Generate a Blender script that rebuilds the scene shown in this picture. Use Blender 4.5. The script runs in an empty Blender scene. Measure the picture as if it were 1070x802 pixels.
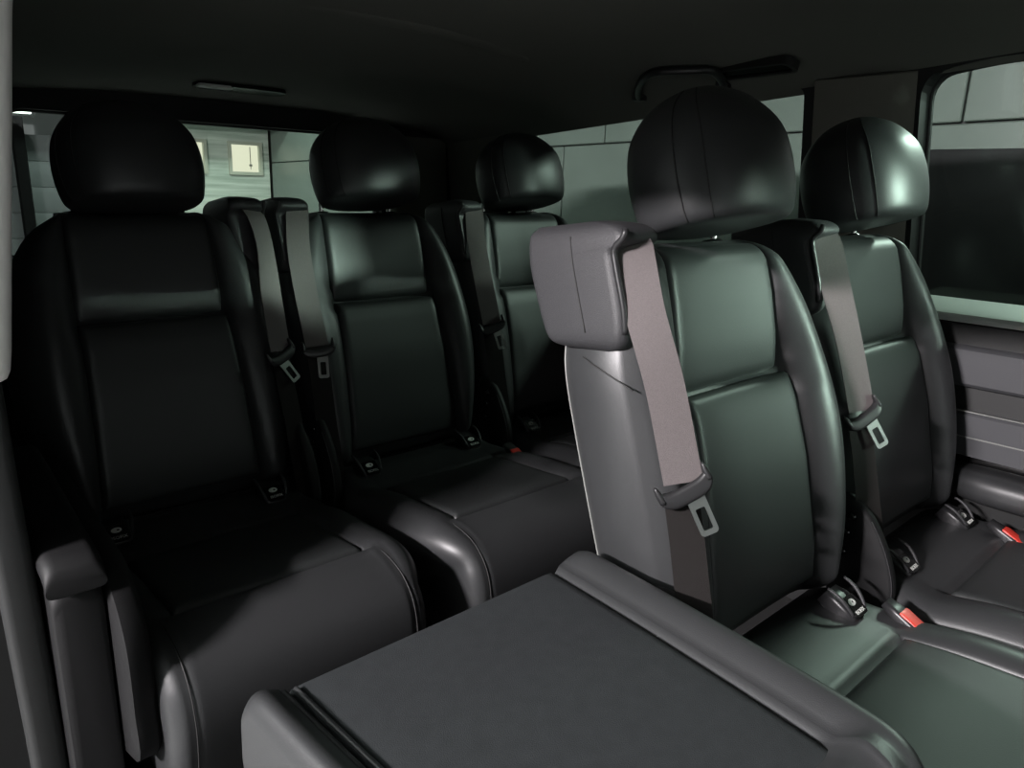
import bpy, bmesh, math, random
import numpy as np
from mathutils import Vector, Matrix
from mathutils.geometry import tessellate_polygon
random.seed(4)
S = bpy.context.scene
COL = S.collection

# ------------------------------------------------------------------ materials
def mat(name, col, rough=.5, metal=0., spec=.5, bump=None, var=0., vscale=20., sheen=0.):
    m = bpy.data.materials.new(name); m.use_nodes = True
    nt = m.node_tree; b = nt.nodes['Principled BSDF']
    b.inputs['Base Color'].default_value = (*col, 1)
    b.inputs['Roughness'].default_value = rough
    b.inputs['Metallic'].default_value = metal
    b.inputs['Specular IOR Level'].default_value = spec
    if sheen:
        b.inputs['Sheen Weight'].default_value = sheen
        b.inputs['Sheen Roughness'].default_value = .5
    tc = nt.nodes.new('ShaderNodeTexCoord')
    if var:
        n = nt.nodes.new('ShaderNodeTexNoise'); n.inputs['Scale'].default_value = vscale
        n.inputs['Detail'].default_value = 4
        nt.links.new(tc.outputs['Object'], n.inputs['Vector'])
        mx = nt.nodes.new('ShaderNodeMix'); mx.data_type = 'RGBA'
        mx.inputs['A'].default_value = (*[c*(1-var) for c in col], 1)
        mx.inputs['B'].default_value = (*[min(1, c*(1+var)) for c in col], 1)
        nt.links.new(n.outputs['Fac'], mx.inputs['Factor'])
        nt.links.new(mx.outputs['Result'], b.inputs['Base Color'])
    if bump:
        kind, sc, st = bump
        if kind == 'vor':
            n = nt.nodes.new('ShaderNodeTexVoronoi'); out = 'Distance'
        else:
            n = nt.nodes.new('ShaderNodeTexNoise'); out = 'Fac'; n.inputs['Detail'].default_value = 3
        n.inputs['Scale'].default_value = sc
        nt.links.new(tc.outputs['Object'], n.inputs['Vector'])
        bp_ = nt.nodes.new('ShaderNodeBump'); bp_.inputs['Strength'].default_value = st
        bp_.inputs['Distance'].default_value = .001
        nt.links.new(n.outputs[out], bp_.inputs['Height'])
        nt.links.new(bp_.outputs['Normal'], b.inputs['Normal'])
    return m

def emit(name, col, st):
    m = bpy.data.materials.new(name); m.use_nodes = True
    nt = m.node_tree; nt.nodes.clear()
    e = nt.nodes.new('ShaderNodeEmission'); e.inputs['Color'].default_value = (*col, 1); e.inputs['Strength'].default_value = st
    o = nt.nodes.new('ShaderNodeOutputMaterial'); nt.links.new(e.outputs[0], o.inputs['Surface'])
    return m

def glass(name, tint):
    m = bpy.data.materials.new(name); m.use_nodes = True
    nt = m.node_tree; nt.nodes.clear()
    t = nt.nodes.new('ShaderNodeBsdfTransparent'); t.inputs['Color'].default_value = (*tint, 1)
    g = nt.nodes.new('ShaderNodeBsdfGlossy'); g.inputs['Roughness'].default_value = .03
    mx = nt.nodes.new('ShaderNodeMixShader'); mx.inputs[0].default_value = .03
    o = nt.nodes.new('ShaderNodeOutputMaterial')
    nt.links.new(t.outputs[0], mx.inputs[1]); nt.links.new(g.outputs[0], mx.inputs[2]); nt.links.new(mx.outputs[0], o.inputs['Surface'])
    return m

LEATHER = mat('black_leather', (.0245, .0255, .0265), .42, spec=.5, bump=('vor', 900, .10))
LEATHER_IN = mat('black_leather_panel', (.023, .0248, .025), .46, spec=.45, bump=('vor', 700, .12))
CARPET = mat('seat_back_carpet', (.021, .0235, .025), .85, spec=.2, bump=('noise', 900, .5), var=.25, vscale=60)
SIDECLOTH = mat('side_cloth', (.034, .034, .037), .6, spec=.35, bump=('noise', 1200, .35))
PLASTIC = mat('black_plastic', (.016, .016, .017), .38, spec=.5)
BOXT = mat('dull_black_trim', (.006, .006, .0065), .6, spec=.3)
GRAIN = mat('grained_plastic', (.028, .028, .030), .5, spec=.45, bump=('noise', 700, .5), var=.2, vscale=300)
GLOSS = mat('glossy_black', (.006, .006, .006), .12)
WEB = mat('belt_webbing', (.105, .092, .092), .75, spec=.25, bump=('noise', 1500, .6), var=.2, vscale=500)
WEB_SHADED = mat('belt_webbing_shaded', (.011, .0095, .009), .75, spec=.2, bump=('noise', 1500, .6))  # same webbing, shade below the latch plate put into the colour
CHROME = mat('chrome', (.75, .75, .73), .18, metal=1)
STEEL = mat('pale_steel', (.42, .43, .42), .28, metal=1)
THREAD = mat('seam_thread', (.012, .012, .012), .7)
PIPING = mat('pale_edge', (.17, .175, .165), .4)
RED = mat('red_button', (.62, .045, .03), .4)
WHITE = mat('white_print', (.55, .56, .53), .6)
HEAD = mat('headliner', (.11, .112, .10), .9, spec=.15, bump=('noise', 500, .3))
DARKTRIM = mat('dark_trim', (.011, .0115, .0115), .6, spec=.35)
PILLAR = mat('pillar_cloth', (.14, .138, .12), .85, spec=.15, bump=('noise', 500, .3))
GREYTRIM = mat('grey_door_trim', (.052, .053, .057), .5, spec=.4, bump=('noise', 700, .3))
SILL = mat('pale_sill_trim', (.42, .45, .42), .55)
PAINT = mat('pale_jamb', (.72, .70, .68), .4)
RUBBER = mat('rubber_seal', (.014, .015, .015), .6)
FLOORM = mat('floor_mat', (.012, .012, .012), .8, bump=('noise', 300, .4))
GLASS = glass('window_glass', (.86, .90, .88))
CONC = mat('panel_concrete', (.135, .168, .147), .32, spec=.5, var=.22, vscale=3.0, bump=('noise', 40, .08))
CONC2 = mat('bare_grey_wall', (.42, .44, .44), .55, var=.2, vscale=2.0)
GAR_CEIL = mat('garage_ceiling', (.25, .28, .27), .7, var=.15, vscale=1.5)
GAR_FLOOR = mat('garage_floor', (.36, .37, .36), .5, var=.2, vscale=1.5)
SHUT = mat('grey_shutter', (.085, .095, .095), .6, var=.15, vscale=2.)
POST = mat('dark_post', (.018, .019, .019), .6)

def plank_mat():
    m = mat('pale_planks', (.42, .46, .41), .6)
    nt = m.node_tree; b = nt.nodes['Principled BSDF']
    tc = nt.nodes.new('ShaderNodeTexCoord'); mp = nt.nodes.new('ShaderNodeMapping')
    mp.inputs['Scale'].default_value = (.8, .8, 16)
    nt.links.new(tc.outputs['Object'], mp.inputs['Vector'])
    n = nt.nodes.new('ShaderNodeTexNoise'); n.inputs['Scale'].default_value = 1.6; n.inputs['Detail'].default_value = 5
    nt.links.new(mp.outputs['Vector'], n.inputs['Vector'])
    cr = nt.nodes.new('ShaderNodeValToRGB')
    cr.color_ramp.elements[0].position = .35; cr.color_ramp.elements[0].color = (.30, .36, .30, 1)
    cr.color_ramp.elements[1].position = .65; cr.color_ramp.elements[1].color = (.52, .57, .50, 1)
    nt.links.new(n.outputs['Fac'], cr.inputs['Fac']); nt.links.new(cr.outputs['Color'], b.inputs['Base Color'])
    return m
PLANK = plank_mat()

# ------------------------------------------------------------------ object helpers
WORLD = set()      # things whose meshes are written in place
def link(name, bm, m, parent=None, smooth=True, sharp=None, recalc=True):
    if recalc: bmesh.ops.recalc_face_normals(bm, faces=bm.faces[:])
    if smooth:
        for f in bm.faces: f.smooth = True
        if sharp:
            c = math.radians(sharp)
            for e in bm.edges:
                if len(e.link_faces) == 2 and e.calc_face_angle(0) > c: e.smooth = False
    me = bpy.data.meshes.new(name); bm.to_mesh(me); bm.free()
    me.materials.append(m)
    o = bpy.data.objects.new(name, me); COL.objects.link(o)
    if parent:
        o.parent = parent
        if parent.name in WORLD: o.matrix_parent_inverse = Matrix.Translation(-parent.location)
    return o

def tag(o, label, cat=None, group=None):
    o['label'] = label
    if cat: o['category'] = cat
    if group: o['group'] = group
    return o

def empty(name, loc, label, cat, group=None):
    o = bpy.data.objects.new(name, None); COL.objects.link(o); o.location = loc
    o.empty_display_size = .1
    return tag(o, label, cat, group)

def struct(name, bm, m, parent=None, **k):
    o = link(name, bm, m, parent, **k)
    if not parent: o['kind'] = 'structure'
    return o

def loft(bm, rings, cap=True, closed=True):
    vs = [[bm.verts.new(p) for p in r] for r in rings]
    n = len(rings[0])
    for i in range(len(vs)-1):
        for j in range(n if closed else n-1):
            k = (j+1) % n
            bm.faces.new((vs[i][j], vs[i][k], vs[i+1][k], vs[i+1][j]))
    if cap and closed:
        bm.faces.new(vs[0]); bm.faces.new(vs[-1])
    return vs

def box(bm, lo, hi, bev=0., seg=2, M=None):
    t = bmesh.new(); bmesh.ops.create_cube(t, size=1)
    for v in t.verts:
        v.co = Vector([lo[i] + (v.co[i]+.5)*(hi[i]-lo[i]) for i in range(3)])
    if bev: bmesh.ops.bevel(t, geom=t.edges[:], offset=bev, segments=seg, profile=.5, affect='EDGES')
    if M: bmesh.ops.transform(t, matrix=M, verts=t.verts[:])
    me = bpy.data.meshes.new('t'); t.to_mesh(me); t.free(); bm.from_mesh(me); bpy.data.meshes.remove(me)

def tube(bm, pts, r, n=8, cap=True):
    pts = [Vector(p) for p in pts]; rings = []; up = None
    for i, p in enumerate(pts):
        t = (pts[min(i+1, len(pts)-1)] - pts[max(i-1, 0)]).normalized()
        if up is None:
            up = t.orthogonal().normalized()
        up = (up - t*up.dot(t)).normalized(); s = t.cross(up)
        rr = r[i] if hasattr(r, '__len__') else r
        rings.append([p + (up*math.cos(2*math.pi*k/n) + s*math.sin(2*math.pi*k/n))*rr for k in range(n)])
    loft(bm, rings, cap)

def smooth_path(ctrl, n):
    """Catmull-Rom through the control rows (any number of columns)."""
    P = np.array(ctrl, float); out = []
    for i in range(len(P)-1):
        p0, p1, p2, p3 = P[max(i-1, 0)], P[i], P[i+1], P[min(i+2, len(P)-1)]
        for k in range(n):
            t = k/n
            out.append(.5*((2*p1)+(-p0+p2)*t+(2*p0-5*p1+4*p2-p3)*t*t+(-p0+3*p1-3*p2+p3)*t**3))
    out.append(P[-1]); return np.array(out)

def curve(tbl):
    xs = [t[0] for t in tbl]; ys = [t[1] for t in tbl]
    D = smooth_path(list(zip(xs, ys)), 12)
    return lambda x: float(np.interp(x, D[:, 0], D[:, 1]))

def rrect(w, h, r, n=5, cx=0, cy=0):
    pts = []
    for (sx, sy, a0) in ((1, 1, 0), (-1, 1, 90), (-1, -1, 180), (1, -1, 270)):
        for k in range(n+1):
            a = math.radians(a0 + 90*k/n)
            pts.append((cx+sx*(w/2-r)+r*math.cos(a), cy+sy*(h/2-r)+r*math.sin(a)))
    return pts

def slab(bm, outer, holes, fn0, fn1):
    """Polygon with holes turned into a solid: fn0 / fn1 place the 2-D points on the two faces."""
    loops = [outer] + list(holes)
    tris = tessellate_polygon([[Vector((p[0], p[1], 0)) for p in l] for l in loops])
    flat = [p for l in loops for p in l]
    v0 = [bm.verts.new(fn0(*p)) for p in flat]; v1 = [bm.verts.new(fn1(*p)) for p in flat]
    for t in tris:
        for vs in (v0, v1):
            try: bm.faces.new([vs[i] for i in t])
            except ValueError: pass
    k = 0
    for l in loops:
        n = len(l)
        for i in range(n):
            a, b = k+i, k+(i+1) % n
            bm.faces.new((v0[a], v0[b], v1[b], v1[a]))
        k += n

# ------------------------------------------------------------------ the seat
TH = math.radians(16.7); ZB = .45
def bp(a, h, d):
    return Vector((a, h*math.sin(TH)+d*math.cos(TH), ZB+h*math.cos(TH)-d*math.sin(TH)))

oL = curve([(-.03, -.200), (0, -.207), (.1, -.222), (.3, -.230), (.40, -.226), (.46, -.195), (.50, -.172), (.53, -.125)])
oR = curve([(-.03, .170), (0, .190), (.1, .220), (.2, .238), (.3, .238), (.4, .222), (.46, .198), (.50, .168), (.53, .125)])
aC = curve([(-.03, .145), (0, .143), (.3265, .130), (.5074, .123), (.54, .100)])
Bh = curve([(-.03, .010), (0, .018), (.1, .038), (.25, .046), (.4, .030), (.5, .010), (.54, .004)])
def insd(h):
    if h < .327: return float(np.interp(h, [-.03, 0, .05, .2, .29, .327], [.022, .012, .0, -.012, -.010, -.002]))
    return float(np.interp(h, [.327, .345, .38, .45, .54], [.019, .013, .005, .0, .0]))
HT, RT, DM = .537, .045, .062
def roll(d, h):
    if h > HT-RT:
        s = min(1, (h-(HT-RT))/RT); d = DM+(d-DM)*math.sqrt(max(0, 1-s*s))
    if h < .0:
        s = min(1, -h/.032); d = DM+(d-DM)*math.sqrt(max(0.0, 1-s*s))
    return d
def ins_front(a, h):
    return insd(h)+.006*(1-min(1, abs(a)/aC(h))**2)
def blend_ins(h):
    # the insert face at the seam edges, without the step at the cross seam
    return .5*(insd(h-.02)+insd(h+.02))

def back_pt(h, t):
    L, R = oL(h), oR(h); e = .040 if t < math.pi/2 else .022; ca = math.cos(t)
    return (R+L)/2+(R-L)/2*math.copysign(abs(ca)**.22, ca), e+(.150-e)*abs(math.sin(t))**.62
def make_backrest(sg, root):
    NB, NC = 14, 12
    hs = list(np.linspace(-.032, 0, 6)) + list(np.linspace(.02, HT-RT, 40)) + [HT-RT+RT*math.sin(math.radians(t)) for t in (12, 24, 36, 48, 60, 70, 78, 84, 88)]
    rings = []
    ub = [0, .02, .05, .09, .15, .23, .32, .42, .53, .64, .75, .85, .93, 1.0]
    for h in hs:
        L, R, c = oL(h), oR(h), aC(h); ring = []; b0 = blend_ins(h)
        def bol(u, w, amp, fall):
            return b0*(1-min(1, u*3)) - amp*math.sin(math.pi*min(1, (u*1.05)))**.75*(1 if u < .95 else 1) + fall*u**4 + .009*math.exp(-u*w/.004)
        for u in reversed(ub):                                  # belt-side bolster
            ring.append(bp(sg*(-c+(L+c)*u), h, roll(bol(u, c+L if False else -(L+c), Bh(h)*.55, .022), h)))
        for k in range(1, NC):                                  # recess under the insert pads
            a = -c+2*c*k/NC
            ring.append(bp(sg*a, h, roll(ins_front(a, h)+.013, h)))
        for u in ub:                                            # free bolster
            ring.append(bp(sg*(c+(R-c)*u), h, roll(bol(u, R-c, Bh(h), .040), h)))
        e0, e1 = .040, .022
        for k in range(1, 13):                                  # back of the shell
            t = math.pi*k/13
            ca, sa = math.cos(t), math.sin(t)
            ring.append(bp(sg*0, 0, 0)); x, d = back_pt(h, t); ring[-1] = bp(sg*x, h, roll(d, h))
        rings.append(ring)
    bm = bmesh.new(); loft(bm, rings)
    back = link('backrest', bm, LEATHER, root)
    for nm, h0, h1 in (('lower_insert', -.004, .325), ('upper_insert', .329, .526)):
        ca = [0, .015, .03, .05, .08, .13, .2, .3, .4, .5, .6, .7, .8, .87, .92, .95, .97, .985, 1]
        hh = [h0+(h1-h0)*t for t in [0, .01, .02, .035, .055, .09, .14, .2, .3, .4, .5, .6, .7, .78, .85, .9, .94, .965, .98, .99, 1]]
        top, bot = [], []
        for h in hh:
            rt, rb = [], []
            for t in ca:
                c = aC(h); a = -c+2*c*t
                e = min(c-abs(a), h-h0, h1-h)
                q = 1-min(1, max(0, e)/.014)
                drop = .011*(1-math.sqrt(max(0, 1-q*q)))
                dd = ins_front(a, h)
                rt.append(bp(sg*a, h, roll(dd+drop-.003, h))); rb.append(bp(sg*a, h, roll(dd+.013, h)))
            top.append(rt); bot.append(rb)
        bm = bmesh.new()
        vt = loft(bm, top, cap=False, closed=False); vb = loft(bm, bot, cap=False, closed=False)
        n, m_ = len(vt), len(vt[0])
        border = [(i, 0) for i in range(n)] + [(n-1, j) for j in range(1, m_)] + [(i, m_-1) for i in range(n-2, -1, -1)] + [(0, j) for j in range(m_-2, 0, -1)]
        for k in range(len(border)):
            a, b = border[k], border[(k+1) % len(border)]
            bm.faces.new((vt[a[0]][a[1]], vt[b[0]][b[1]], vb[b[0]][b[1]], vb[a[0]][a[1]]))
        link(nm, bm, LEATHER_IN, back)
    # pale piping down the outer rear edge of the side face, and the seam of the side face
    bm = bmesh.new()
    tube(bm, [bp(sg*(back_pt(h, math.radians(138))[0]-.0004), h, back_pt(h, math.radians(138))[1]) for h in np.linspace(-.0, .43, 30)], .0013, 6)
    link('side_piping', bm, PIPING, back)
    bm = bmesh.new()
    tube(bm, [bp(sg*(-.2305+.0 if h < .39 else oL(h)-.001), h, d) for h, d in zip(np.linspace(.400, .352, 10), np.linspace(.075, .0, 10))], .0011, 6)
    link('side_seam', bm, THREAD, back)
    return back

HR = smooth_path([(.5275, .060, .045), (.530, .098, .074), (.538, .114, .085), (.560, .121, .091), (.60, .1255, .095), (.64, .124, .094), (.675, .116, .088),
                  (.704, .099, .073), (.725, .076, .057), (.739, .051, .039), (.747, .027, .021), (.750, .006, .005)], 4)
HR[:, 0] = .541+(HR[:, 0]-.5275)*.865
def hr_pt(h, ang, out=0.):
    w = np.interp(h, HR[:, 0], HR[:, 1])+out; dp = np.interp(h, HR[:, 0], HR[:, 2])+out
    c, s = math.cos(ang), math.sin(ang); n = 2/2.35
    lean = -.004
    return (w*math.copysign(abs(c)**n, c), h, lean-dp*math.copysign(abs(s)**n, s))
def make_headrest(root, place0=bp, drop=0.):
    place = lambda a, h, d: place0(a, h-drop*(h > .5405), d)
    bm = bmesh.new(); N = 56
    loft(bm, [[place(*hr_pt(r[0], 2*math.pi*k/N)) for k in range(N)] for r in HR])
    hr = link('headrest', bm, LEATHER, root)
    for sgn in (-1, 1):
        for deg in (() if sgn > 0 else (144, 166)):
            a = math.radians(deg)
            bm = bmesh.new()
            tube(bm, [place(*hr_pt(h, a, .0003)) for h in np.linspace(.546, .722, 40)], .0011, 6)
            link('seam', bm, THREAD, hr)
        bm = bmesh.new(); tube(bm, [place(sgn*.090, .51, .072), place(sgn*.090, .565, .060)], .0058, 14)
        link('post', bm, CHROME, hr, sharp=50)
        bm = bmesh.new()
        rings = [[place(sgn*.090+r*1.35*math.cos(t), h, .070+r*math.sin(t)) for t in np.linspace(0, 2*math.pi, 24, endpoint=False)] for h, r in ((.522, .0165), (.536, .0165), (.5405, .014), (.5415, .009))]
        loft(bm, rings); link('post_guide', bm, GLOSS, hr, sharp=50)
    return hr

def make_retractor(sg, root):
    # belt outlet housing on the shoulder
    st = [(.400, -.222, -.196, .030, .105), (.405, -.230, -.186, .012, .122), (.418, -.236, -.176, .000, .130), (.45, -.237, -.168, -.006, .135), (.50, -.2375, -.164, -.006, .140), (.522, -.237, -.163, -.008, .142),
          (.531, -.236, -.163, -.024, .142), (.545, -.234, -.164, -.026, .141), (.558, -.229, -.169, -.012, .139), (.566, -.218, -.178, .022, .132)]
    D = smooth_path(st, 3); rings = []
    for h, a0, a1, d0, d1 in D:
        w, l = a1-a0, d1-d0; r = min(.014, w*.4)
        # the top leans up towards the rear
        rings.append([bp(sg*x, h+max(0, (h-.5)/.07)*.16*(y-.05)-(-max(0, (.46-h)/.06)*.22*(y-.03)), y) for x, y in rrect(w, l, r, 5, (a0+a1)/2, (d0+d1)/2)])
    bm = bmesh.new(); loft(bm, rings)
    hs = link('belt_retractor_housing', bm, GRAIN, root)
    # rounded plastic edge beside the belt channel
    bm = bmesh.new(); tube(bm, [bp(sg*(np.interp(h, D[:, 0], D[:, 1])+.003+.010*k), h, np.interp(h, D[:, 0], D[:, 3])-.001) for h, k in zip(np.linspace(.540, .42, 24), np.linspace(0, .3, 24))], .0042, 10)
    link('channel_edge', bm, PLASTIC, hs)
    bm = bmesh.new(); tube(bm, [bp(sg*(np.interp(h, D[:, 0], D[:, 1])-.0004), h, .055+.02*(h-.4)) for h in np.linspace(.43, .55, 16)], .0010, 6)
    link('housing_seam', bm, THREAD, hs)
    return hs

def ribbon(ctrl, width, n=10, th=.0016):
    """ctrl rows: a,h,d,beta(deg) ; beta turns the webbing about its length."""
    D = smooth_path(ctrl, n); rings = []
    for a, h, d, be in D:
        b = math.radians(be); w = np.array([math.cos(b), 0, -math.sin(b)]); nn = np.array([-math.sin(b), 0, -math.cos(b)])
        c = np.array([a, h, d]); rings.append([tuple(c+w*sx*width/2+nn*sy*th/2) for sx, sy in ((-1, -1), (-.5, -1.3), (.5, -1.3), (1, -1), (1, 1), (.5, 1.3), (-.5, 1.3), (-1, 1))])
    return rings

def make_belt(sg, root, beta=28., tilt=-14., ta=-.206, end=(-.2145, -.075, -.020)):
    P = lambda r: [[bp(sg*a, h, d) for a, h, d in ring] for ring in r]
    tb = beta if ta > -.21 else beta+12
    up = [(ta+.020, .540, .006, 10), (ta+.018, .528, -.013, tb*.6), (ta+.010, .50, -.021, tb*.9), (ta*.6-.083, .44, -.026, tb), (-.211, .35, -.033, beta), (-.2085, .235, -.036, beta)]
    bm = bmesh.new(); loft(bm, P(ribbon(up, .047)))
    belt = link('seat_belt', bm, WEB, root, sharp=50)
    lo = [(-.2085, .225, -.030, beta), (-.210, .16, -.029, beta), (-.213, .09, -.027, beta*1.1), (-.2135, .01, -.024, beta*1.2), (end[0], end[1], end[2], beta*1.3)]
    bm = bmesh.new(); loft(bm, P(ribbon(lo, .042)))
    link('lower_webbing', bm, WEB_SHADED, belt, sharp=50)
    # latch plate: plastic bar with turned-up lips, metal tongue with a slot
    b = math.radians(beta); tl = math.radians(tilt)
    w = Vector((math.cos(b), 0, -math.sin(b))); nrm = Vector((-math.sin(b), 0, -math.cos(b))); hv = Vector((0, 1, 0))
    w2 = w*math.cos(tl)-hv*math.sin(tl); h2 = hv*math.cos(tl)+w*math.sin(tl)
    c0 = Vector((-.2085, .222, -.040))
    def at(x, y, z):
        q = c0+w2*x+h2*y+nrm*z; return bp(sg*q.x, q.y, q.z)
    bm = bmesh.new(); rings = []
    for x in np.linspace(-.034, .034, 27):
        u = abs(x)/.034; lift = .010*u**4; hh = .0105*(1-.15*u**6); tt = .0062*(1-.2*u**8)
        rings.append([at(x, lift+hh*math.copysign(abs(math.cos(t))**.6, math.cos(t)), .001+tt*math.copysign(abs(math.sin(t))**.6, math.sin(t))) for t in np.linspace(0, 2*math.pi, 20, endpoint=False)])
    loft(bm, rings)
    for s in (-1, 1):       # side lips around the webbing
        r2 = []
        for k in range(7):
            y = .004+.022*k/6; ww = .0045*(1-(k/6)**3*.7)
            r2.append([at(s*(.0305+.001*k/6)+ww*math.cos(t), y, .002+.0065*(1-(k/6)**2*.5)*math.sin(t)) for t in np.linspace(0, 2*math.pi, 12, endpoint=False)])
        loft(bm, r2)
    link('latch_plate', bm, PLASTIC, belt)
    bm = bmesh.new()
    out = rrect(.0225, .050, .005, 4, .006, -.029); hole = rrect(.0120, .027, .002, 3, .006, -.034)
    k2 = math.radians(-6)
    def tg(x, y, z):
        return at(x*math.cos(k2)-y*math.sin(k2), x*math.sin(k2)+y*math.cos(k2), z+.06*(-y))
    slab(bm, out, [hole], lambda x, y: tg(x, y, -.0008), lambda x, y: tg(x, y, .0016))
    link('tongue', bm, STEEL, belt, sharp=40)
    return belt

CP = smooth_path([(.045, .35), (.036, .395), (.01, .412), (-.03, .415), (-.075, .411), (-.115, .406), (-.15, .411), (-.20, .418), (-.28, .424), (-.36, .431), (-.41, .429), (-.452, .414),
                  (-.482, .382), (-.495, .335), (-.492, .28), (-.478, .215)], 4)
_s = np.concatenate([[0], np.cumsum(np.linalg.norm(np.diff(CP, axis=0), axis=1))])
def cpath(s):
    y, z = np.interp(s, _s, CP[:, 0]), np.interp(s, _s, CP[:, 1])
    e = .006; y1, z1, y0, z0 = np.interp(s+e, _s, CP[:, 0]), np.interp(s+e, _s, CP[:, 1]), np.interp(s-e, _s, CP[:, 0]), np.interp(s-e, _s, CP[:, 1])
    t = np.array([y1-y0, z1-z0]); t /= np.linalg.norm(t)
    return y, z, np.array([t[1], -t[0]])          # outward normal
def s_at(y):
    return float(np.interp(-y, -CP[:44, 0], _s[:44]))
S0, S1 = s_at(-.125), s_at(-.365)
def cpt(a, s, o, zoff=0.):
    y, z, n = cpath(s); return Vector((a, y+n[0]*o, z+n[1]*o+zoff))

def make_cushion(sg, root, wl=.236, wr=.236, zoff=0.):
    ss = np.unique(np.concatenate([np.linspace(0, _s[-1], 60), [S0, S1, S1-.01, S1+.01]]))
    cs = .172                                         # corner seams of the front roll
    def wid(s, side):
        y, z, n = cpath(s); w = wl if side < 0 else wr
        f = max(0, (s-S1+.05)/(.16)); w -= .030*min(1, f)**2; w -= .022*min(1, max(0, (y+.11)/.05))      # rounded plan corners
        return w
    rings = []
    for s in ss:
        y, z, n = cpath(s); L, R = -wid(s, -1), wid(s, 1); ring = []
        ci = .150
        amp = .012*math.exp(-((s-(S0+S1)/2)/.13)**2)
        cols = [L+(-ci-L)*t for t in (0, .04, .1, .2, .32, .45, .58, .7, .82, .92, .97)] + list(np.linspace(-ci, ci, 15)) + [ci+(R-ci)*t for t in (.03, .08, .18, .3, .42, .55, .68, .8, .9, .96, 1)]
        sy, sz = y-n[0]*.033, z-n[1]*.033
        def side(k, a): return Vector((sg*a, sy+(-.22-sy)*k, sz+(.24-sz)*k+zoff))
        ring.append(side(.85, L*.97)); ring.append(side(.12, L))
        for a in cols:
            e = min(a-L, R-a); q = 1-min(1, e/.035); o = -.033*(1-math.sqrt(max(0, 1-q*q)))
            if abs(a) > ci:
                u = min(1, (abs(a)-ci)/.07); o += amp*math.sin(math.pi*min(1, u+.0))
                if S0-.02 < s < S1+.01: o -= .006*math.exp(-(abs(a)-ci)/.005)
            elif S0 <= s <= S1: o -= .012
            # seam grooves on the front roll and across the insert front
            if s > S1: o -= .004*math.exp(-((abs(a)-cs+.0)/.004)**2)
            o -= .004*math.exp(-((s-S1)/.006)**2)*(abs(a) < ci+.02)
            ring.append(cpt(sg*a, s, o, zoff))
        ring.append(side(.12, R)); ring.append(side(.85, R*.97))
        rings.append(ring)
    bm = bmesh.new(); loft(bm, rings)
    cu = link('cushion', bm, LEATHER, root)
    ta = [0, .015, .03, .05, .09, .15, .25, .37, .5, .63, .75, .85, .91, .95, .97, .985, 1]
    top, bot = [], []
    for u in ta:
        s = S0+(S1-S0)*u; rt, rb = [], []
        for t in ta:
            a = -.150+.30*t; e = min(.150-abs(a), s-S0, S1-s); q = 1-min(1, max(0, e)/.016)
            drop = .010*(1-math.sqrt(max(0, 1-q*q)))
            dip = .007*math.sin(math.pi*t)*math.sin(math.pi*u)
            rt.append(cpt(sg*a, s, .003-drop-dip, zoff)); rb.append(cpt(sg*a, s, -.014, zoff))
        top.append(rt); bot.append(rb)
    bm = bmesh.new()
    vt = loft(bm, top, cap=False, closed=False); vb = loft(bm, bot, cap=False, closed=False)
    n = m_ = len(ta)
    border = [(i, 0) for i in range(n)] + [(n-1, j) for j in range(1, m_)] + [(i, m_-1) for i in range(n-2, -1, -1)] + [(0, j) for j in range(m_-2, 0, -1)]
    for k in range(len(border)):
        a, b = border[k], border[(k+1) % len(border)]
        bm.faces.new((vt[a[0]][a[1]], vt[b[0]][b[1]], vb[b[0]][b[1]], vb[a[0]][a[1]]))
    link('cushion_insert', bm, LEATHER_IN, cu)
    for s_ in (-1, 1):
        bm = bmesh.new()
        tube(bm, [cpt(s_*.172, s, -.0008, zoff) for s in np.linspace(S1+.02, _s[-1]-.005, 30)], .0011, 6)
        link('corner_seam', bm, THREAD, cu)
    return cu

def text_bm(txt, size, font_extrude=.0003):
    cu = bpy.data.curves.new('t', 'FONT'); cu.body = txt; cu.size = size; cu.extrude = font_extrude
    cu.align_x = 'CENTER'; cu.align_y = 'CENTER'
    o = bpy.data.objects.new('t', cu); COL.objects.link(o)
    bpy.context.view_layer.update()
    me = bpy.data.meshes.new_from_object(o.evaluated_get(bpy.context.evaluated_depsgraph_get()))
    bm = bmesh.new(); bm.from_mesh(me)
    bpy.data.objects.remove(o); bpy.data.curves.remove(cu); bpy.data.meshes.remove(me)
    return bm
_txt = text_bm('ISOFIX', .0085)
_txtme = bpy.data.meshes.new('lettering'); _txt.to_mesh(_txtme); _txt.free()

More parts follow.
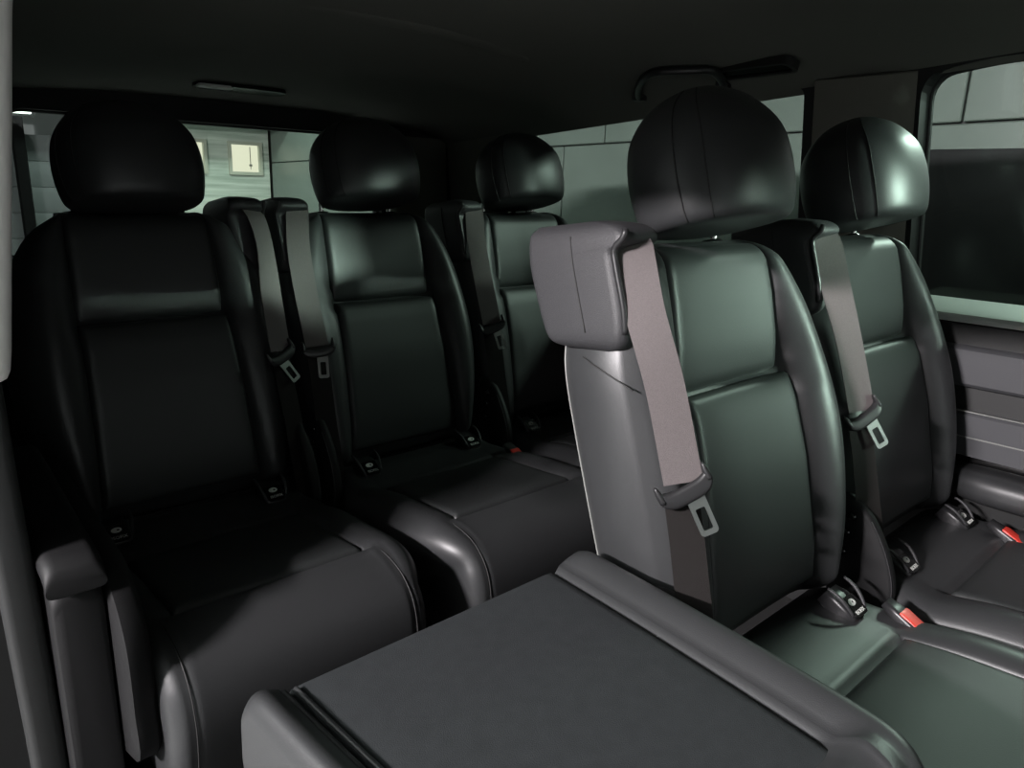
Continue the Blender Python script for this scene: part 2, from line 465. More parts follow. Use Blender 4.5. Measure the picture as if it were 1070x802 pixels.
def make_isofix(a0, root):
    # lower anchor funnel peeping out between backrest and cushion
    c = Vector((a0, -.047, .4195)); nrm = Vector((0, -.5, .866)); xv = Vector((1, 0, 0)); yv = nrm.cross(xv)
    def at(x, y, z): return c+xv*x+yv*y+nrm*z
    bm = bmesh.new(); rings = []
    for y, w, z0, z1 in ((-.022, .030, -.02, .003), (-.018, .040, -.02, .007), (0, .046, -.02, .010), (.02, .044, -.02, .009), (.036, .038, -.02, .004)):
        rings.append([at(x, y, z) for x, z in rrect(w, z1-z0, .006, 4, 0, (z0+z1)/2)])
    loft(bm, rings); an = link('isofix_anchor', bm, PLASTIC, root)
    for s in (-1, 1):
        bm = bmesh.new()
        tube(bm, [at(s*(.027-.007*t**2), -.014+.05*(1-t), .010+.009*math.sin(math.pi*(.25+.75*t))) for t in np.linspace(0, 1, 14)], [.0022+.0008*math.sin(math.pi*t) for t in np.linspace(0, 1, 14)], 8)
        link('guide_rim', bm, GRAIN, an)
    bm = bmesh.new(); slab(bm, rrect(.034, .034, .005, 4), [], lambda x, y: at(x, y-.003, .008), lambda x, y: at(x, y-.003, .0125))
    link('isofix_tag', bm, GLOSS, an, sharp=40)
    bm = bmesh.new(); bm.from_mesh(_txtme)
    for v in bm.verts: v.co = at(v.co.x, v.co.y-.0135, .0129+v.co.z)
    # child seat pictogram: seat shell, head and belt
    el = [(.0085*math.cos(t)*1.0, .0055*math.sin(t)) for t in np.linspace(0, 2*math.pi, 24, endpoint=False)]
    hd = [(.0018+.0025*math.cos(t), .0006+.0019*math.sin(t)) for t in np.linspace(0, 2*math.pi, 12, endpoint=False)]
    slab(bm, [(x-.001, y+.0005) for x, y in el], [hd], lambda x, y: at(x, y+.002, .0125), lambda x, y: at(x, y+.002, .0131))
    link('isofix_lettering', bm, WHITE, an, smooth=False)
    return an

def make_buckle(a0, y0, z0, root, yaw=0.):
    M = Matrix.Translation((a0, y0, z0)) @ Matrix.Rotation(yaw, 4, 'Z') @ Matrix.Rotation(math.radians(28), 4, 'X')
    bm = bmesh.new(); rings = []
    for y, w, t in ((.022, .024, .013), (.0, .030, .018), (-.028, .034, .021), (-.040, .034, .020), (-.044, .030, .016)):
        rings.append([M @ Vector((x, y, z)) for x, z in rrect(w, t, .006, 4)])
    loft(bm, rings); b = link('belt_buckle', bm, PLASTIC, root)
    bm = bmesh.new(); rings = []
    for y, w, t in ((-.002, .024, .003), (-.006, .026, .006), (-.036, .026, .007), (-.046, .025, .010), (-.0495, .022, .008)):
        rings.append([M @ Vector((x, y, .0085+z)) for x, z in rrect(w, t, t*.4, 3)])
    loft(bm, rings); link('release_button', bm, RED, b, sharp=50)
    tag(bpy.data.objects[b.children[0].name], 'red release button') if b.children else None
    return b

def make_recliner(a0, sgn, root, thick=.022):
    # hinge cover beside the backrest foot
    out = []
    P = smooth_path([(-.055, .35), (-.070, .40), (-.055, .46), (-.02, .52), (.02, .55), (.055, .54), (.06, .48), (.045, .41), (.03, .35), (-.01, .335), (-.055, .35)], 5)[:-1]
    bm = bmesh.new(); rings = []
    cy, cz = 0, .44
    for x, k in ((0, .9), (.003, .97), (thick*.6, 1.0), (thick*.85, .96), (thick, .88)):
        rings.append([Vector((a0+sgn*x, cy+(p[0]-cy)*k, cz+(p[1]-cz)*k)) for p in P])
    loft(bm, rings); r = link('recliner_cover', bm, BOXT, root, sharp=70)
    for (y, z) in ((.012, .515), (.018, .485), (.020, .450)):
        bm = bmesh.new(); rr = []
        for x, q in ((0, .0085), (.004, .008), (.007, .004)):
            rr.append([Vector((a0+sgn*(thick-.001+x), y+q*math.cos(t), z+q*math.sin(t))) for t in np.linspace(0, 2*math.pi, 16, endpoint=False)])
        loft(bm, rr); link('bolt', bm, GLOSS, r)
    bm = bmesh.new(); Q = [p for p in P if p[0] < -.0]
    tube(bm, [Vector((a0+sgn*thick*.93, p[0]*.955, cz+(p[1]-cz)*.955)) for p in Q[:16]], .0009, 6); link('cover_edge', bm, GRAIN, r)
    return r

def make_pedestal(root, zoff=0.):
    bm = bmesh.new()
    box(bm, (-.19, -.40, .0), (.19, -.02, .03), .006)
    box(bm, (-.17, -.36, .028), (-.13, -.05, .20+zoff), .008); box(bm, (.13, -.36, .028), (.17, -.05, .20+zoff), .008)
    box(bm, (-.2, -.42, .155+zoff), (.2, -.02, .21+zoff), .012)
    return link('pedestal', bm, DARKTRIM, root, sharp=40)

GR_R, GR_M = 'rear row of seats', 'middle row of seats'
def seat(x, y, sg, label, group, beta, buckle=True, cover=True, wl=.234, wr=.234, tilt=-14., bx=.192, by=-.10, ta=-.206, hrd=0.):
    r = empty('car_seat', (x, y, 0), label, 'seat', group)
    make_backrest(sg, r); make_headrest(r, drop=hrd); make_retractor(sg, r); make_belt(sg, r, beta, tilt, ta)
    make_cushion(sg, r, wl, wr); make_isofix(-.14, r); make_isofix(.14, r); make_pedestal(r)
    if buckle: make_buckle(bx, by, .416, r)
    if cover: make_recliner(-sg*.214, -sg*1, r, .020)
    return r

XR = (.421, .918, 1.396); XM = (.9115, 1.3994); YR, YM = 1.3464, .429
s1 = seat(XR[0], YR, -1, 'black leather back-row seat at far left, nearest the dark trim box', GR_R, 12, buckle=False, tilt=24, ta=-.226, hrd=.010)
s2 = seat(XR[1], YR, 1, 'black leather seat in the middle of the back row, pale garage door behind its left', GR_R, 14, tilt=0, by=-.14)
s3 = seat(XR[2], YR, 1, 'farthest black leather seat of the back row, partly hidden by the large front seat', GR_R, 25)
s4 = seat(XM[0], YM, 1, 'large black leather seat beside the folded seat, wide purple-grey belt on its left', GR_M, 42, tilt=-20, ta=-.224)
s5 = seat(XM[1], YM, 1, 'black leather seat at the right beside the door panel with the pale window sill', GR_M, 30, tilt=-24, bx=.16, by=-.11, ta=-.218)

# second red buckle on the wall side of the right seat stands on that seat's outer edge
# side cover of the far left rear seat
bm = bmesh.new(); rings = []
PP = smooth_path([(-.46, .36), (-.455, .46), (-.40, .525), (-.30, .545), (-.05, .56), (.05, .55), (.05, .3), (-.2, .24), (-.44, .28), (-.46, .36)], 5)[:-1]
for x, k in ((-.216, .95), (-.211, 1.0), (-.190, 1.0), (-.182, .97)):
    rings.append([Vector((x, -.2+(p[0]+.2)*k, .42+(p[1]-.42)*k)) for p in PP])
loft(bm, rings)
for v in bm.verts: v.co.x -= .022
link('side_cover', bm, BOXT, s1, sharp=60)

# ------------------------------------------------------------------ the folded seat in front
f = empty('car_seat', (.44, .58, 0), 'nearest seat with its backrest folded flat, grey carpeted back facing up', 'seat', GR_M)
hw = curve([(-.475, .100), (-.468, .128), (-.455, .158), (-.438, .180), (-.415, .194), (-.38, .203), (-.30, .212), (-.15, .224), (0, .232)])
ZT = .550
ys = [0.0] + list(-np.linspace(.004, .40, 44)) + [-.41, -.42, -.43, -.44, -.448, -.455, -.461, -.466, -.470, -.473]
def fz(y):
    return ZT - .060*(1-math.sqrt(max(0, 1-min(1, max(0, (-y-.405)/.0685))**2)))
rings = []
for i, y in enumerate(ys):
    w = hw(y); ring = []
    end = 1.0 if i else .0
    rr = math.sqrt(max(0, 1-(1-min(1, -y/.030))**2)); rr = .55+.45*rr       # bolster ends roll over
    topb = .032*rr
    prof = []; lip = .022*max(0., min(1, (-y-.365)/.03))      # padded roll across the upper end
    for sgn in (-1, 1):
        # from inner groove outwards, over the padded roll and down the flank
        wi = w-(.048 if sgn < 0 else .060)
        cols = [(wi, max(-.006, lip-.006)), (wi+.004, max(-.003, lip-.003)), (wi+.009, max(.004, lip))]
        rx = (w-wi-.009)
        for t in np.linspace(0, math.pi/2, 12):
            cols.append((wi+.009+rx*math.sin(t), max(.004+topb*math.sin(min(1, t)*math.pi/2)*.9, lip)-.034*(1-math.cos(t))))
        cols += [(w+.001, -.05), (w-.001, -.085), (w-.012, -.112), (w-.03, -.122)]
        prof.append([(sgn*a, fz(y)+z) for a, z in cols])
    ring = list(reversed(prof[0])) + [(a, fz(y)-.008+lip) for a in np.linspace(-w+.062, w-.08, 8)] + prof[1]
    rings.append([Vector((a, y, z)) for a, z in ring])
bm = bmesh.new(); loft(bm, rings)
fb = link('folded_backrest', bm, LEATHER, f, sharp=75)
# carpet back panel, two stitched welts at its left edge
rings = []
for y in [.004] + list(-np.linspace(.0, .385, 36)):
    w = hw(y); e0, e1 = -w+.047, w-.061
    cols = [(e0, -.012), (e0, -.004), (e0+.003, -.001)] + [(e0+(e1-e0)*t, .0) for t in np.linspace(.04, .96, 10)] + [(e1-.003, -.001), (e1, -.004), (e1, -.012)]
    rings.append([Vector((a, y, fz(y)+z-(.006 if y > 0 else 0))) for a, z in cols])
bm = bmesh.new(); loft(bm, rings); link('carpet_back', bm, CARPET, fb, sharp=50)
for off in (.040, .052):
    bm = bmesh.new(); tube(bm, [Vector((-hw(y)+off, y, fz(y)+(.0035 if off < .045 else .0015))) for y in -np.linspace(.004, .39, 36)], .0026, 8)
    link('welt', bm, LEATHER, fb)
cu = make_cushion(1, f, .215, .215, -.05)
cu.location = (0, -.13, 0)
pd = make_pedestal(f, -.05); pd.location = (0, -.12, 0)
bm = bmesh.new()
for s in (-1, 1):
    box(bm, (s*.216-.012, -.11, .30), (s*.216+.012, -.03, .45), .01)
hn = link('hinge_bracket', bm, DARKTRIM, f, sharp=40)
# headrest of the folded seat, pointing forward
def fold_place(a, h, d): return Vector((a, .0-h+.055, ZT-.06+d-.02))
make_headrest(f, fold_place)

# ------------------------------------------------------------------ van body
def xr(z):          # inner face of the right wall, leaning in towards the roof
    return 1.715 if z < .80 else 1.715-.10*(z-.80)
def ceil_z(y):
    return 1.375-.075*max(0, y-.3)
def round_poly(pts, r, n=6):
    out = []; N = len(pts)
    for i, p in enumerate(pts):
        rr = r[i] if hasattr(r, '__len__') else r
        p = Vector((*p, 0)); a = (Vector((*pts[i-1], 0))-p); b = (Vector((*pts[(i+1) % N], 0))-p)
        l = min(rr, a.length*.45, b.length*.45); a.normalize(); b.normalize()
        s, e = p+a*l, p+b*l
        for k in range(n+1):
            t = k/n; q = s*(1-t)**2+p*2*t*(1-t)+e*t*t; out.append((q.x, q.y))
    return out
Y0, Y1 = -1.70, 2.24
W1 = round_poly([(.870, .86), (1.87, .86), (1.87, 1.192), (.882, 1.256)], [.03, .04, .10, .025])
W2 = round_poly([(-1.18, .800), (.610, .800), (.635, 1.262), (.50, 1.282), (-1.18, 1.285)], [.05, .03, .05, .05, .08])
outer = [(Y0, .779), (Y1, .779), (Y1, 1.20), (.3, 1.36), (Y0, 1.36)]
bm = bmesh.new()
slab(bm, outer, [W1, W2], lambda y, z: (xr(z), y, z), lambda y, z: (xr(z)+.075, y, z))
struct('wall_right', bm, DARKTRIM, smooth=False)
bm = bmesh.new(); box(bm, (1.715, Y0, -.02), (1.785, Y1, .778)); struct('wall_right', bm, DARKTRIM, smooth=False)

def seal(name, poly, r=.006, off=.0):
    bm = bmesh.new(); P = poly+[poly[0], poly[1]]
    tube(bm, [Vector((xr(z)+.052+off, y, z)) for y, z in P], r, 8, cap=False); return struct(name, bm, RUBBER)
for n, poly in (('window_1', W1), ('window_2', W2)):
    w = seal(n, poly)
    bm = bmesh.new(); slab(bm, poly, [], lambda y, z: (xr(z)+.058, y, z), lambda y, z: (xr(z)+.062, y, z))
    link('window_pane', bm, GLASS, w, smooth=False)

# pillar covers (lighter cloth) between and behind the windows
def cover(name, poly, x0, th, m, bev=.0):
    bm = bmesh.new(); slab(bm, poly, [], lambda y, z: (xr(z)-x0, y, z), lambda y, z: (xr(z)-x0-th, y, z))
    if bev: bmesh.ops.bevel(bm, geom=[e for e in bm.edges if len(e.link_faces) == 2 and e.calc_face_angle(0) > .8], offset=bev, segments=3, profile=.5, affect='EDGES')
    return struct(name, bm, m, sharp=35)
bm = bmesh.new(); rings = []
for z in (.70, .702, .85, 1.0, 1.1, 1.2, 1.262, 1.268):
    k = (z-.70)/.57; yf, yr = .616+.026*k, .838+.016*k; t = .6 if z in (.70, 1.268) else 1
    sec = [(-.004, yf), (.001, yf+.002), (.018*t, yf+.040), (.022*t, yf+.048), (.022*t, yr-.012), (.018*t, yr-.004), (.001, yr), (-.004, yr)]
    rings.append([Vector((xr(z)-q, y, z)) for q, y in sec])
loft(bm, rings); struct('trim_1', bm, PILLAR, sharp=50)
cover('trim_2', round_poly([(1.885, .70), (2.2, .70), (2.2, 1.185), (1.885, 1.21)], .03), .001, .015, PILLAR, .006)

# roof lining, with a curved section across, sinking towards the rear
rings = []
for y in np.linspace(Y0, Y1+.02, 40):
    zc = ceil_z(y); prof = []
    XX = [(.02, -.118), (.09, -.085), (.18, -.05), (.35, -.018), (.6, -.003), (.92, .0), (1.2, -.003), (1.42, -.018), (1.55, -.035), (1.63, -.058), (1.69, -.09)]
    prof = [Vector((x, y, zc+dz)) for x, dz in XX] + [Vector((x, y, zc+dz+.13)) for x, dz in reversed(XX)]
    rings.append(prof)
bm = bmesh.new(); loft(bm, rings); struct('ceiling', bm, HEAD, sharp=50)
# unseen windscreen header, added to keep the flood lamp off the headrests
bm = bmesh.new(); box(bm, (.10, Y0-.05, 1.262), (1.70, Y0, 1.50), .012); struct('trim_light_stop', bm, DARKTRIM, sharp=40)
# shallow raised rib across the lining
bm = bmesh.new(); rings = []
for x in np.linspace(.50, 1.50, 24):
    yy = 1.26+.30*max(0, x-.9)**1.3; u = (x-.5)/1.0; am = .010*math.sin(math.pi*min(1, max(0, u)))**.5
    zz = ceil_z(yy)-.018*max(0, (x-1.2)/.22)**2*.6
    rings.append([Vector((x, yy+.03*math.cos(t), zz+.004-am*math.sin(t)*1.0)) for t in np.linspace(0, math.pi, 10)]+[Vector((x, yy, zz+.02))])
loft(bm, rings); struct('trim_4', bm, HEAD, sharp=70)

# rear wall with tailgate glass
def xy_rear(x, z, o=0): return (x, 2.235+o+.03*(1.2-z), z)
RW = round_poly([(.30, .80), (1.43, .80), (1.385, 1.168), (.345, 1.168)], .05)
bm = bmesh.new()
slab(bm, [(.03, -.02), (1.76, -.02), (1.76, 1.20), (1.62, 1.30), (.16, 1.30), (.03, 1.20)], [RW], lambda x, z: xy_rear(x, z), lambda x, z: xy_rear(x, z, .06))
struct('wall_rear', bm, DARKTRIM, smooth=False)
bm = bmesh.new(); tube(bm, [Vector(xy_rear(x, z, .03)) for x, z in RW+RW[:2]], .007, 8, cap=False); w3 = struct('window_3', bm, RUBBER)
bm = bmesh.new(); slab(bm, RW, [], lambda x, z: xy_rear(x, z, .036), lambda x, z: xy_rear(x, z, .040)); link('window_pane', bm, GLASS, w3, smooth=False)
# corner post covers beside the tailgate
bm = bmesh.new(); slab(bm, round_poly([(1.45, .70), (1.69, .70), (1.66, 1.172), (1.42, 1.172)], .02), [], lambda x, z: xy_rear(x, z, -.004), lambda x, z: xy_rear(x, z, -.03))
struct('trim_5', bm, PILLAR, sharp=35)

# left rear quarter behind the sliding door opening
def xl(z): return float(np.interp(z, [0, .3, .66, .81, 1.18, 1.32], [.122, .121, .114, .112, .158, .19]))
bm = bmesh.new(); rings = []
for y in (.985, 1.0, 2.24):
    zz = list(np.linspace(-.02, 1.30, 24))
    rings.append([Vector((xl(z)-(.006 if y < .99 else 0), y, z)) for z in zz]+[Vector((xl(z)-.075, y, z)) for z in reversed(zz)])
loft(bm, rings); struct('wall_left', bm, DARKTRIM, sharp=40)
bm = bmesh.new(); rings = []
for z in np.linspace(-.02, .80, 20):
    x1 = xl(z)+.001
    rings.append([Vector((x1-.019+px, .985+py, z)) for px, py in rrect(.040, .034, .011, 4)])
loft(bm, rings); struct('trim_6', bm, RUBBER, sharp=60)
bm = bmesh.new(); rings = []
for k, z in enumerate([.806, .808, .812, .82]+list(np.linspace(.84, 1.24, 16))):
    rr = (.25, .6, .85, .97)[k] if k < 4 else 1
    rings.append([Vector((xl(z)+.0-.021+px*rr, .905+py*rr, z)) for px, py in rrect(.044, .05, .012, 4)])
loft(bm, rings); struct('trim_7', bm, PAINT, sharp=60)

# floor of the cabin
bm = bmesh.new(); box(bm, (-.02, Y0, -.06), (1.75, 2.24, -.001), .0); struct('floor', bm, FLOORM, smooth=False)

# wheel arch box beside the far left seat
wb = empty('wheel_arch_box', (.15, 1.1, 0), 'dark trim box with rounded top between door edge and left rear seat', 'trim box'); WORLD.add(wb.name)
bm = bmesh.new(); rings = []
for y, zt, q in ((.935, .535, .93), (.940, .552, .98), (.955, .560, 1), (1.1, .575, 1), (1.25, .60, 1), (1.30, .585, .95)):
    rings.append([Vector((.152+(x)*q, y, z)) for x, z in rrect(.058, zt-.06, .018, 5, 0, (zt+.06)/2-.02)])
loft(bm, rings); link('arch_cover', bm, BOXT, wb, sharp=60)
bm = bmesh.new(); rings = []
for y, z, h_ in ((.929, .538, .016), (.931, .543, .030), (.938, .549, .034), (.952, .555, .034), (1.0, .561, .034), (1.25, .592, .034), (1.29, .596, .03)):
    rings.append([Vector((.152+x, y, z+dz)) for x, dz in rrect(.066, h_, h_*.45, 5)])
loft(bm, rings); link('arch_pad', bm, BOXT, wb, sharp=60)

# ------------------------------------------------------------------ right-hand door panel
dp = empty('door_panel', (1.70, 0, .1), 'grey side door panel with padded armrest below the pale window sill', 'door panel'); WORLD.add(dp.name)
def strip(name, prof, y0, y1, m, parent, sharp=35):
    bm = bmesh.new(); loft(bm, [[Vector((x, y, z)) for x, z in prof] for y in (y0, y0+.004, y1-.004, y1)]); return link(name, bm, m, parent, sharp=sharp)
YA, YB = -1.1, .62
bm = bmesh.new(); prof = [(1.768, .817), (1.72, .812), (1.660, .803), (1.650, .799), (1.648, .792), (1.652, .783), (1.768, .783)]
loft(bm, [[Vector((x, y, z)) for x, z in prof] for y in (-1.15, YB-.02)]); struct('trim_12', bm, SILL, sharp=35)
strip('recess_band', [(1.714, .777), (1.672, .777), (1.668, .735), (1.714, .735)], YA, YB, DARKTRIM, dp)
strip('upper_panel', [(1.714, .737), (1.655, .737), (1.645, .730), (1.650, .662), (1.657, .655), (1.714, .655)], YA, YB-.06, GREYTRIM, dp)
strip('groove_band', [(1.714, .655), (1.672, .655), (1.668, .606), (1.714, .606)], YA, YB-.06, DARKTRIM, dp)
strip('lower_panel', [(1.714, .606), (1.652, .606), (1.645, .600), (1.650, .515), (1.714, .515)], YA, YB-.06, GREYTRIM, dp)
strip('shadow_gap', [(1.714, .515), (1.68, .515), (1.68, .495), (1.714, .495)], YA, YB-.06, GLOSS, dp)
strip('foot_panel', [(1.714, .43), (1.662, .43), (1.658, .424), (1.668, .05), (1.714, .05)], YA, YB-.06, DARKTRIM, dp)
strip('edge_line', [(1.662, .4305), (1.657, .4305), (1.657, .4275), (1.662, .4275)], YA, YB-.06, PIPING, dp)
strip('panel_line', [(1.650, .556), (1.646, .556), (1.646, .5535), (1.650, .5535)], YA, YB-.06, PIPING, dp)
strip('trim_line', [(1.652, .6085), (1.6445, .6085), (1.6445, .6065), (1.652, .6065)], YA, YB-.06, PIPING, dp)
bm = bmesh.new(); rings = []
for t in np.linspace(0, 1, 30):
    y = .475-1.0*t; k = math.sqrt(max(.02, 1-(1-min(1, t/.12))**2))
    rings.append([Vector((1.69-.5*.10*k+px*k, y, .467+py*(.55+.45*k))) for px, py in rrect(.10, .062, .026, 6)])
loft(bm, rings); link('armrest', bm, LEATHER, dp)

# buckle for the right seat on its wall side, plus its plastic foot
make_buckle(.205, -.085, .397, s5) if False else None

# ------------------------------------------------------------------ fittings in the roof
gh = empty('grab_handle', (1.58, 1.16, 1.29), 'dark folding grab handle on the roof edge above the side window', 'grab handle'); WORLD.add(gh.name)
bm = bmesh.new(); pts = smooth_path([(1.584, 1.284, 1.249), (1.519, 1.234, 1.262), (1.459, 1.165, 1.275), (1.448, 1.118, 1.280), (1.475, 1.05, 1.281), (1.505, 1.018, 1.280), (1.577, 1.037, 1.268), (1.615, 1.055, 1.255)], 6)
tube(bm, [Vector(p) for p in pts], .0095, 10); link('handle_bar', bm, PLASTIC, gh)
for x, y, z in ((1.590, 1.287, 1.256), (1.606, 1.052, 1.266)):
    bm = bmesh.new(); box(bm, (x-.016, y-.014, z-.016), (x+.016, y+.014, z+.016), .005); link('mount', bm, PLASTIC, gh, sharp=40)
M = Matrix.Translation((1.552, .945, 1.287)) @ Matrix.Rotation(math.radians(-6), 4, 'Z') @ Matrix.Rotation(math.radians(14), 4, 'Y')
vt = empty('roof_air_vent', (1.50, .96, 1.33), 'narrow dark air vent slot in the roof lining above the pillar', 'air vent'); WORLD.add(vt.name)
bm = bmesh.new(); slab(bm, rrect(.055, .21, .02, 5), [rrect(.040, .19, .014, 5)], lambda x, y: M @ Vector((x, y, .006)), lambda x, y: M @ Vector((x, y, -.012))); link('vent_frame', bm, DARKTRIM, vt, sharp=40)
for k in range(4):
    bm = bmesh.new(); box(bm, (-.018+.0105*k, -.092, -.009), (-.015+.0105*k, .092, .004), M=M); link('louvre', bm, GLOSS, vt, smooth=False)
lz = ceil_z(2.0)
rl = empty('rear_dome_light', (.83, 2.0, lz), 'dark slim dome light at the back of the roof lining, pale strip at one end', 'light'); WORLD.add(rl.name)
bm = bmesh.new(); slab(bm, rrect(.24, .07, .03, 6, .84, 2.0), [], lambda x, y: (x, y, ceil_z(y)+.004), lambda x, y: (x, y, ceil_z(y)-.010)); link('lamp_base', bm, GLOSS, rl, sharp=40)
bm = bmesh.new(); slab(bm, rrect(.085, .028, .010, 5, .765, 1.978), [], lambda x, y: (x, y, ceil_z(y)-.008), lambda x, y: (x, y, ceil_z(y)-.014)); link('lens', bm, WHITE, rl, sharp=40)

# ------------------------------------------------------------------ the garage outside
XW, YD = 3.20, 7.0
def gz(z, y): return z-.0225*(y-.85)
bm = bmesh.new(); box(bm, (XW+.03, -5.2, -.6), (XW+.2, YD+.2, 2.6)); struct('wall_outer_right', bm, POST, smooth=False)
bm = bmesh.new()
def wall_panel(y0, y1, z0, z1):
    g = .004; t = bmesh.new()
    vs = [(XW+.04, y0+g, gz(z0+g, y0)), (XW+.04, y1-g, gz(z0+g, y1)), (XW+.04, y1-g, gz(z1-g, y1)), (XW+.04, y0+g, gz(z1-g, y0))]
    a = [bm.verts.new(v) for v in vs]; b = [bm.verts.new((XW, *v[1:])) for v in vs]
    bm.faces.new(a); bm.faces.new(b)
    for i in range(4): bm.faces.new((a[i], a[(i+1) % 4], b[(i+1) % 4], b[i]))
rows = [(-.6, .58, [-5.2, -2.4, -.6, 1.4, 3.4, 5.3, 7.0]), (.58, 1.304, [-5.2, -3, -1.2, .45, 1.95, 3.12, 5.75, 7.0]), (1.304, 2.05, [-5.2, -3.1, -1.5, -.1, 1.05, 1.645, 2.815, 4.4, 5.9, 7.0]), (2.05, 2.75, [-5.2, -2, .6, 3.1, 5.2, 7.0])]
for z0, z1, yy in rows:
    for a, b in zip(yy, yy[1:]): wall_panel(a, b, z0, z1)
bmesh.ops.bevel(bm, geom=bm.edges[:], offset=.004, segments=1, affect='EDGES')
struct('trim_8', bm, CONC, smooth=False)
bm = bmesh.new(); box(bm, (XW-.02, -3.0, -.5), (XW+.03, 1.62, 1.205), .006); struct('trim_shade_board', bm, PLASTIC, sharp=40)  # added dark board, stands in for deep shade on the lower wall
bm = bmesh.new(); box(bm, (-4.4, -5.2, -.62), (3.5, YD+.6, -.5)); struct('ground', bm, GAR_FLOOR, smooth=False)
bm = bmesh.new(); box(bm, (-4.4, -5.2, 2.45), (3.5, YD+.6, 2.6)); struct('ceiling_outer', bm, GAR_CEIL, smooth=False)
bm = bmesh.new(); box(bm, (-4.4, YD+.35, -.6), (3.5, YD+.5, 2.5)); struct('wall_outer_rear', bm, CONC2, smooth=False)
bm = bmesh.new(); box(bm, (-4.55, -5.2, -.6), (-4.4, YD+.4, 2.5)); struct('wall_outer_left', bm, CONC2, smooth=False)
bm = bmesh.new(); box(bm, (-4.4, -5.35, -.6), (3.5, -5.2, 2.5)); struct('wall_outer_front', bm, CONC2, smooth=False)
bm = bmesh.new(); box(bm, (-1.0, 6.55, 1.475), (3.2, 7.34, 1.62), .01); struct('trim_9', bm, GAR_CEIL, sharp=40)
# dark post and grey shutter seen through the left of the tailgate glass
bm = bmesh.new(); box(bm, (1.11, 6.9, -.55), (1.19, 7.0, 1.46), .01); struct('trim_10', bm, mat('black_post', (.004, .0042, .0042), .9, spec=.05), sharp=40)
bm = bmesh.new()
for k in range(9): box(bm, (-1.0, 7.06, -.5+.2*k), (1.5, 7.10, -.5+.2*k+.197), .004)
rs = link('roller_shutter', bm, SHUT, None, sharp=40); tag(rs, 'plain grey roller shutter behind the dark post, seen at far left through the tailgate glass', 'shutter')
# pale garage door with two bright windows
gd = empty('garage_door', (2.35, YD, -.5), 'pale boarded garage door with two glowing square windows seen through the rear window', 'garage door'); WORLD.add(gd.name)
wins = [(2.30, 2.575), (2.82, 3.092)]
bm = bmesh.new()
WZ = (1.070, 1.318)
slab(bm, [(1.55, -.5), (3.19, -.5), (3.19, 1.47), (1.55, 1.47)], [[(a, WZ[0]), (b, WZ[0]), (b, WZ[1]), (a, WZ[1])] for a, b in wins], lambda x, z: (x, 7.03, z), lambda x, z: (x, 7.10, z))
link('door_leaf', bm, PLANK, gd, smooth=False)
for k in range(15):
    z = -.42+.13*k
    if z > 1.44: break
    segs = [(1.55, 3.19)] if not (WZ[0]-.03 < z < WZ[1]+.03) else [(1.55, 2.27), (2.605, 2.79), (3.122, 3.19)]
WIN = emit('window_daylight', (1.0, .965, .74), 1.05)
for a, b in wins:
    bm = bmesh.new(); slab(bm, rrect(b-a+.05, WZ[1]-WZ[0]+.05, .006, 2, (a+b)/2, sum(WZ)/2), [[(a+.004, WZ[0]+.004), (b-.004, WZ[0]+.004), (b-.004, WZ[1]-.004), (a+.004, WZ[1]-.004)]], lambda x, z: (x, 7.028, z), lambda x, z: (x, 7.006, z))
    w = link('window_frame', bm, mat('pale_frame', (.40, .42, .34), .5), gd, smooth=False)
    bm = bmesh.new(); slab(bm, [(a, WZ[0]), (b, WZ[0]), (b, WZ[1]), (a, WZ[1])], [], lambda x, z: (x, 7.055, z), lambda x, z: (x, 7.065, z)); link('glass_pane', bm, WIN, w, smooth=False)
bm = bmesh.new()
box(bm, (3.012, 7.045, 1.10), (3.018, 7.052, 1.30)); box(bm, (3.0, 7.045, 1.125), (3.03, 7.052, 1.145), .003)
link('window_catch', bm, mat('catch', (.3, .3, .25), .5), gd, smooth=False)

# ------------------------------------------------------------------ lamps of the garage, plus two added fill lamps
def lamp(name, loc, size, power, col, target, label, shape='RECTANGLE', cone=None, drop=None):
    r = empty(name, loc, label, 'lamp')
    d = (Vector(target)-Vector(loc)).normalized()
    q = d.to_track_quat('-Z', 'Y')
    bm = bmesh.new(); box(bm, (-size[0]/2-.02, -size[1]/2-.02, .012), (size[0]/2+.02, size[1]/2+.02, .06), .008)
    h = link('lamp_housing', bm, POST, r, sharp=40); h.rotation_euler = q.to_euler()
    bm = bmesh.new(); slab(bm, rrect(size[0], size[1], .01, 3), [], lambda x, y: (x, y, .004), lambda x, y: (x, y, .013))
    df = link('diffuser', bm, emit(name+'_glow', col, 4.0), r, sharp=40); df.rotation_euler = q.to_euler()
    L = bpy.data.lights.new(name, 'AREA'); L.shape = shape; L.size, L.size_y = size; L.energy = power; L.color = col
    if cone: L.spread = math.radians(cone)
    if drop:
        bm = bmesh.new(); tube(bm, [Vector((0, 0, .02)), Vector((0, 0, drop-loc[2]))], .008, 8); link('hanger', bm, POST, r)
    o = bpy.data.objects.new(name+'_light', L); COL.objects.link(o); o.parent = r; o.rotation_euler = q.to_euler()
    return r
LA = lamp('strip_lamp', (-3.0, .62, 2.15), (.6, .10), 430, (1.0, .94, .96), (.8, .5, .9), 'white strip lamp hanging on the left side of the garage, outside the sliding door', drop=2.45)
LF = lamp('overhead_fill_lamp', (-2.6, 1.6, 2.36), (1.6, .6), 90, (.95, 1.0, .97), (-2.6, 1.6, 0), 'added broad fill lamp under the garage ceiling beside the rear of the van', drop=2.45)  # added fill lamp, gives the rear seats soft bounce through the door
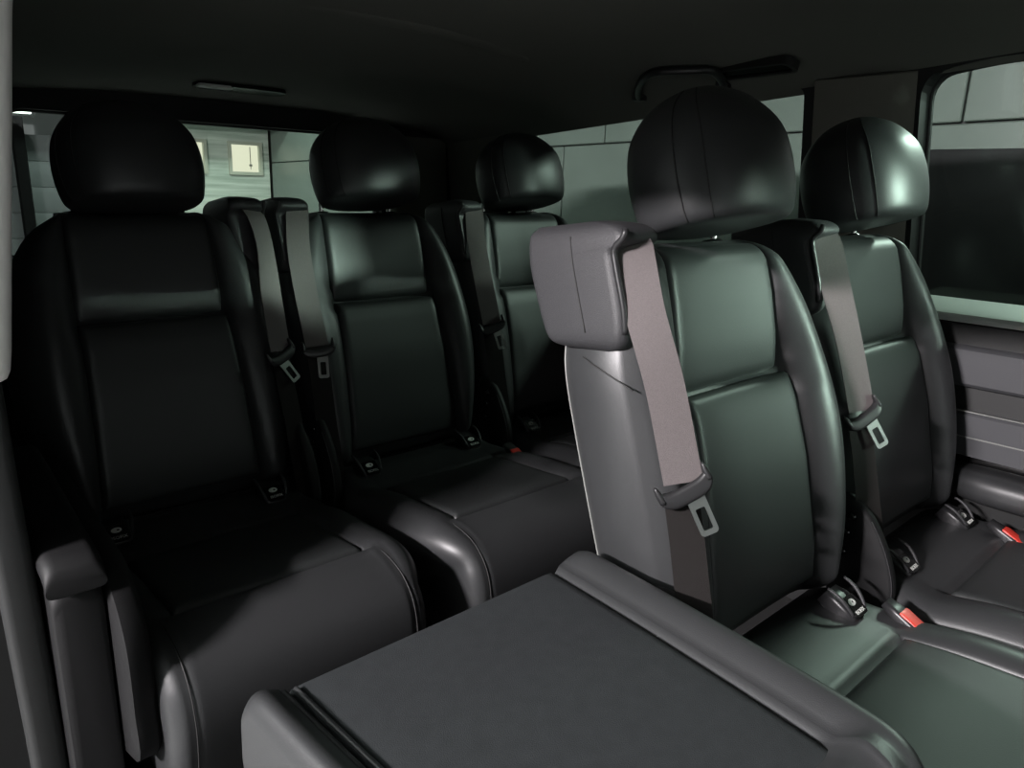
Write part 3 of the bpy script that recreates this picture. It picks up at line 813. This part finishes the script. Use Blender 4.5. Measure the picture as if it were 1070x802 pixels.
LG = lamp('bounce_fill_lamp', (-.4, -3.7, 2.3), (1.2, .3), 85, (.95, 1, .97), (.2, -5.2, .7), 'added fill lamp washing the unseen front wall of the garage', drop=2.45)  # added lamp, makes the front wall a soft fill through the windscreen
LB = lamp('wall_lamp', (2.75, .40, 1.68), (.35, .10), 15, (.80, 1.0, .88), (1.40, .55, 1.0), 'small greenish lamp close to the panelled garage wall', drop=2.45)
LC = lamp('flood_lamp', (3.04, -3.2, 1.74), (.4, .2), 4.2, (.80, 1.0, .88), (1.15, .5, 1.06), 'greenish flood lamp ahead of the van', cone=15, drop=2.45)
LD = lamp('ceiling_lamp', (1.9, 5.3, 2.35), (1.2, .3), 52, (.86, 1.0, .93), (1.9, 6.2, 0), 'long ceiling lamp in front of the pale garage door', drop=2.45)
LE = lamp('end_lamp', (1.10, 6.50, 1.44), (.16, .05), .25, (.9, 1, .95), (.8, 2, 1.2), 'tiny bright lamp at far left behind the tailgate glass', drop=1.48)

# ------------------------------------------------------------------ world, camera, view
W = bpy.data.worlds.new('World'); S.world = W; W.use_nodes = True
W.node_tree.nodes['Background'].inputs['Color'].default_value = (.55, .6, .6, 1)
W.node_tree.nodes['Background'].inputs['Strength'].default_value = .02

yaw, pi, ro, fpx = math.radians(42.4435), math.radians(-15.0059), math.radians(1.8016), 769.667
fw = Vector((math.sin(yaw)*math.cos(pi), math.cos(yaw)*math.cos(pi), math.sin(pi)))
r0 = Vector((math.cos(yaw), -math.sin(yaw), 0)); u0 = r0.cross(fw)
rt = r0*math.cos(ro)+u0*math.sin(ro); up = -r0*math.sin(ro)+u0*math.cos(ro)
cam = bpy.data.cameras.new('Camera'); cam.sensor_fit = 'HORIZONTAL'; cam.sensor_width = 36; cam.lens = 36*fpx/1070; cam.clip_start = .02
co = bpy.data.objects.new('Camera', cam); COL.objects.link(co)
Mx = Matrix((rt, up, -fw)).transposed().to_4x4(); Mx.translation = Vector((0, 0, 1.0188))
co.matrix_world = Mx; S.camera = co
S.view_settings.view_transform = 'Standard'; S.view_settings.look = 'None'
S.view_settings.exposure = 0; S.view_settings.gamma = 1; S.view_settings.use_curve_mapping = False
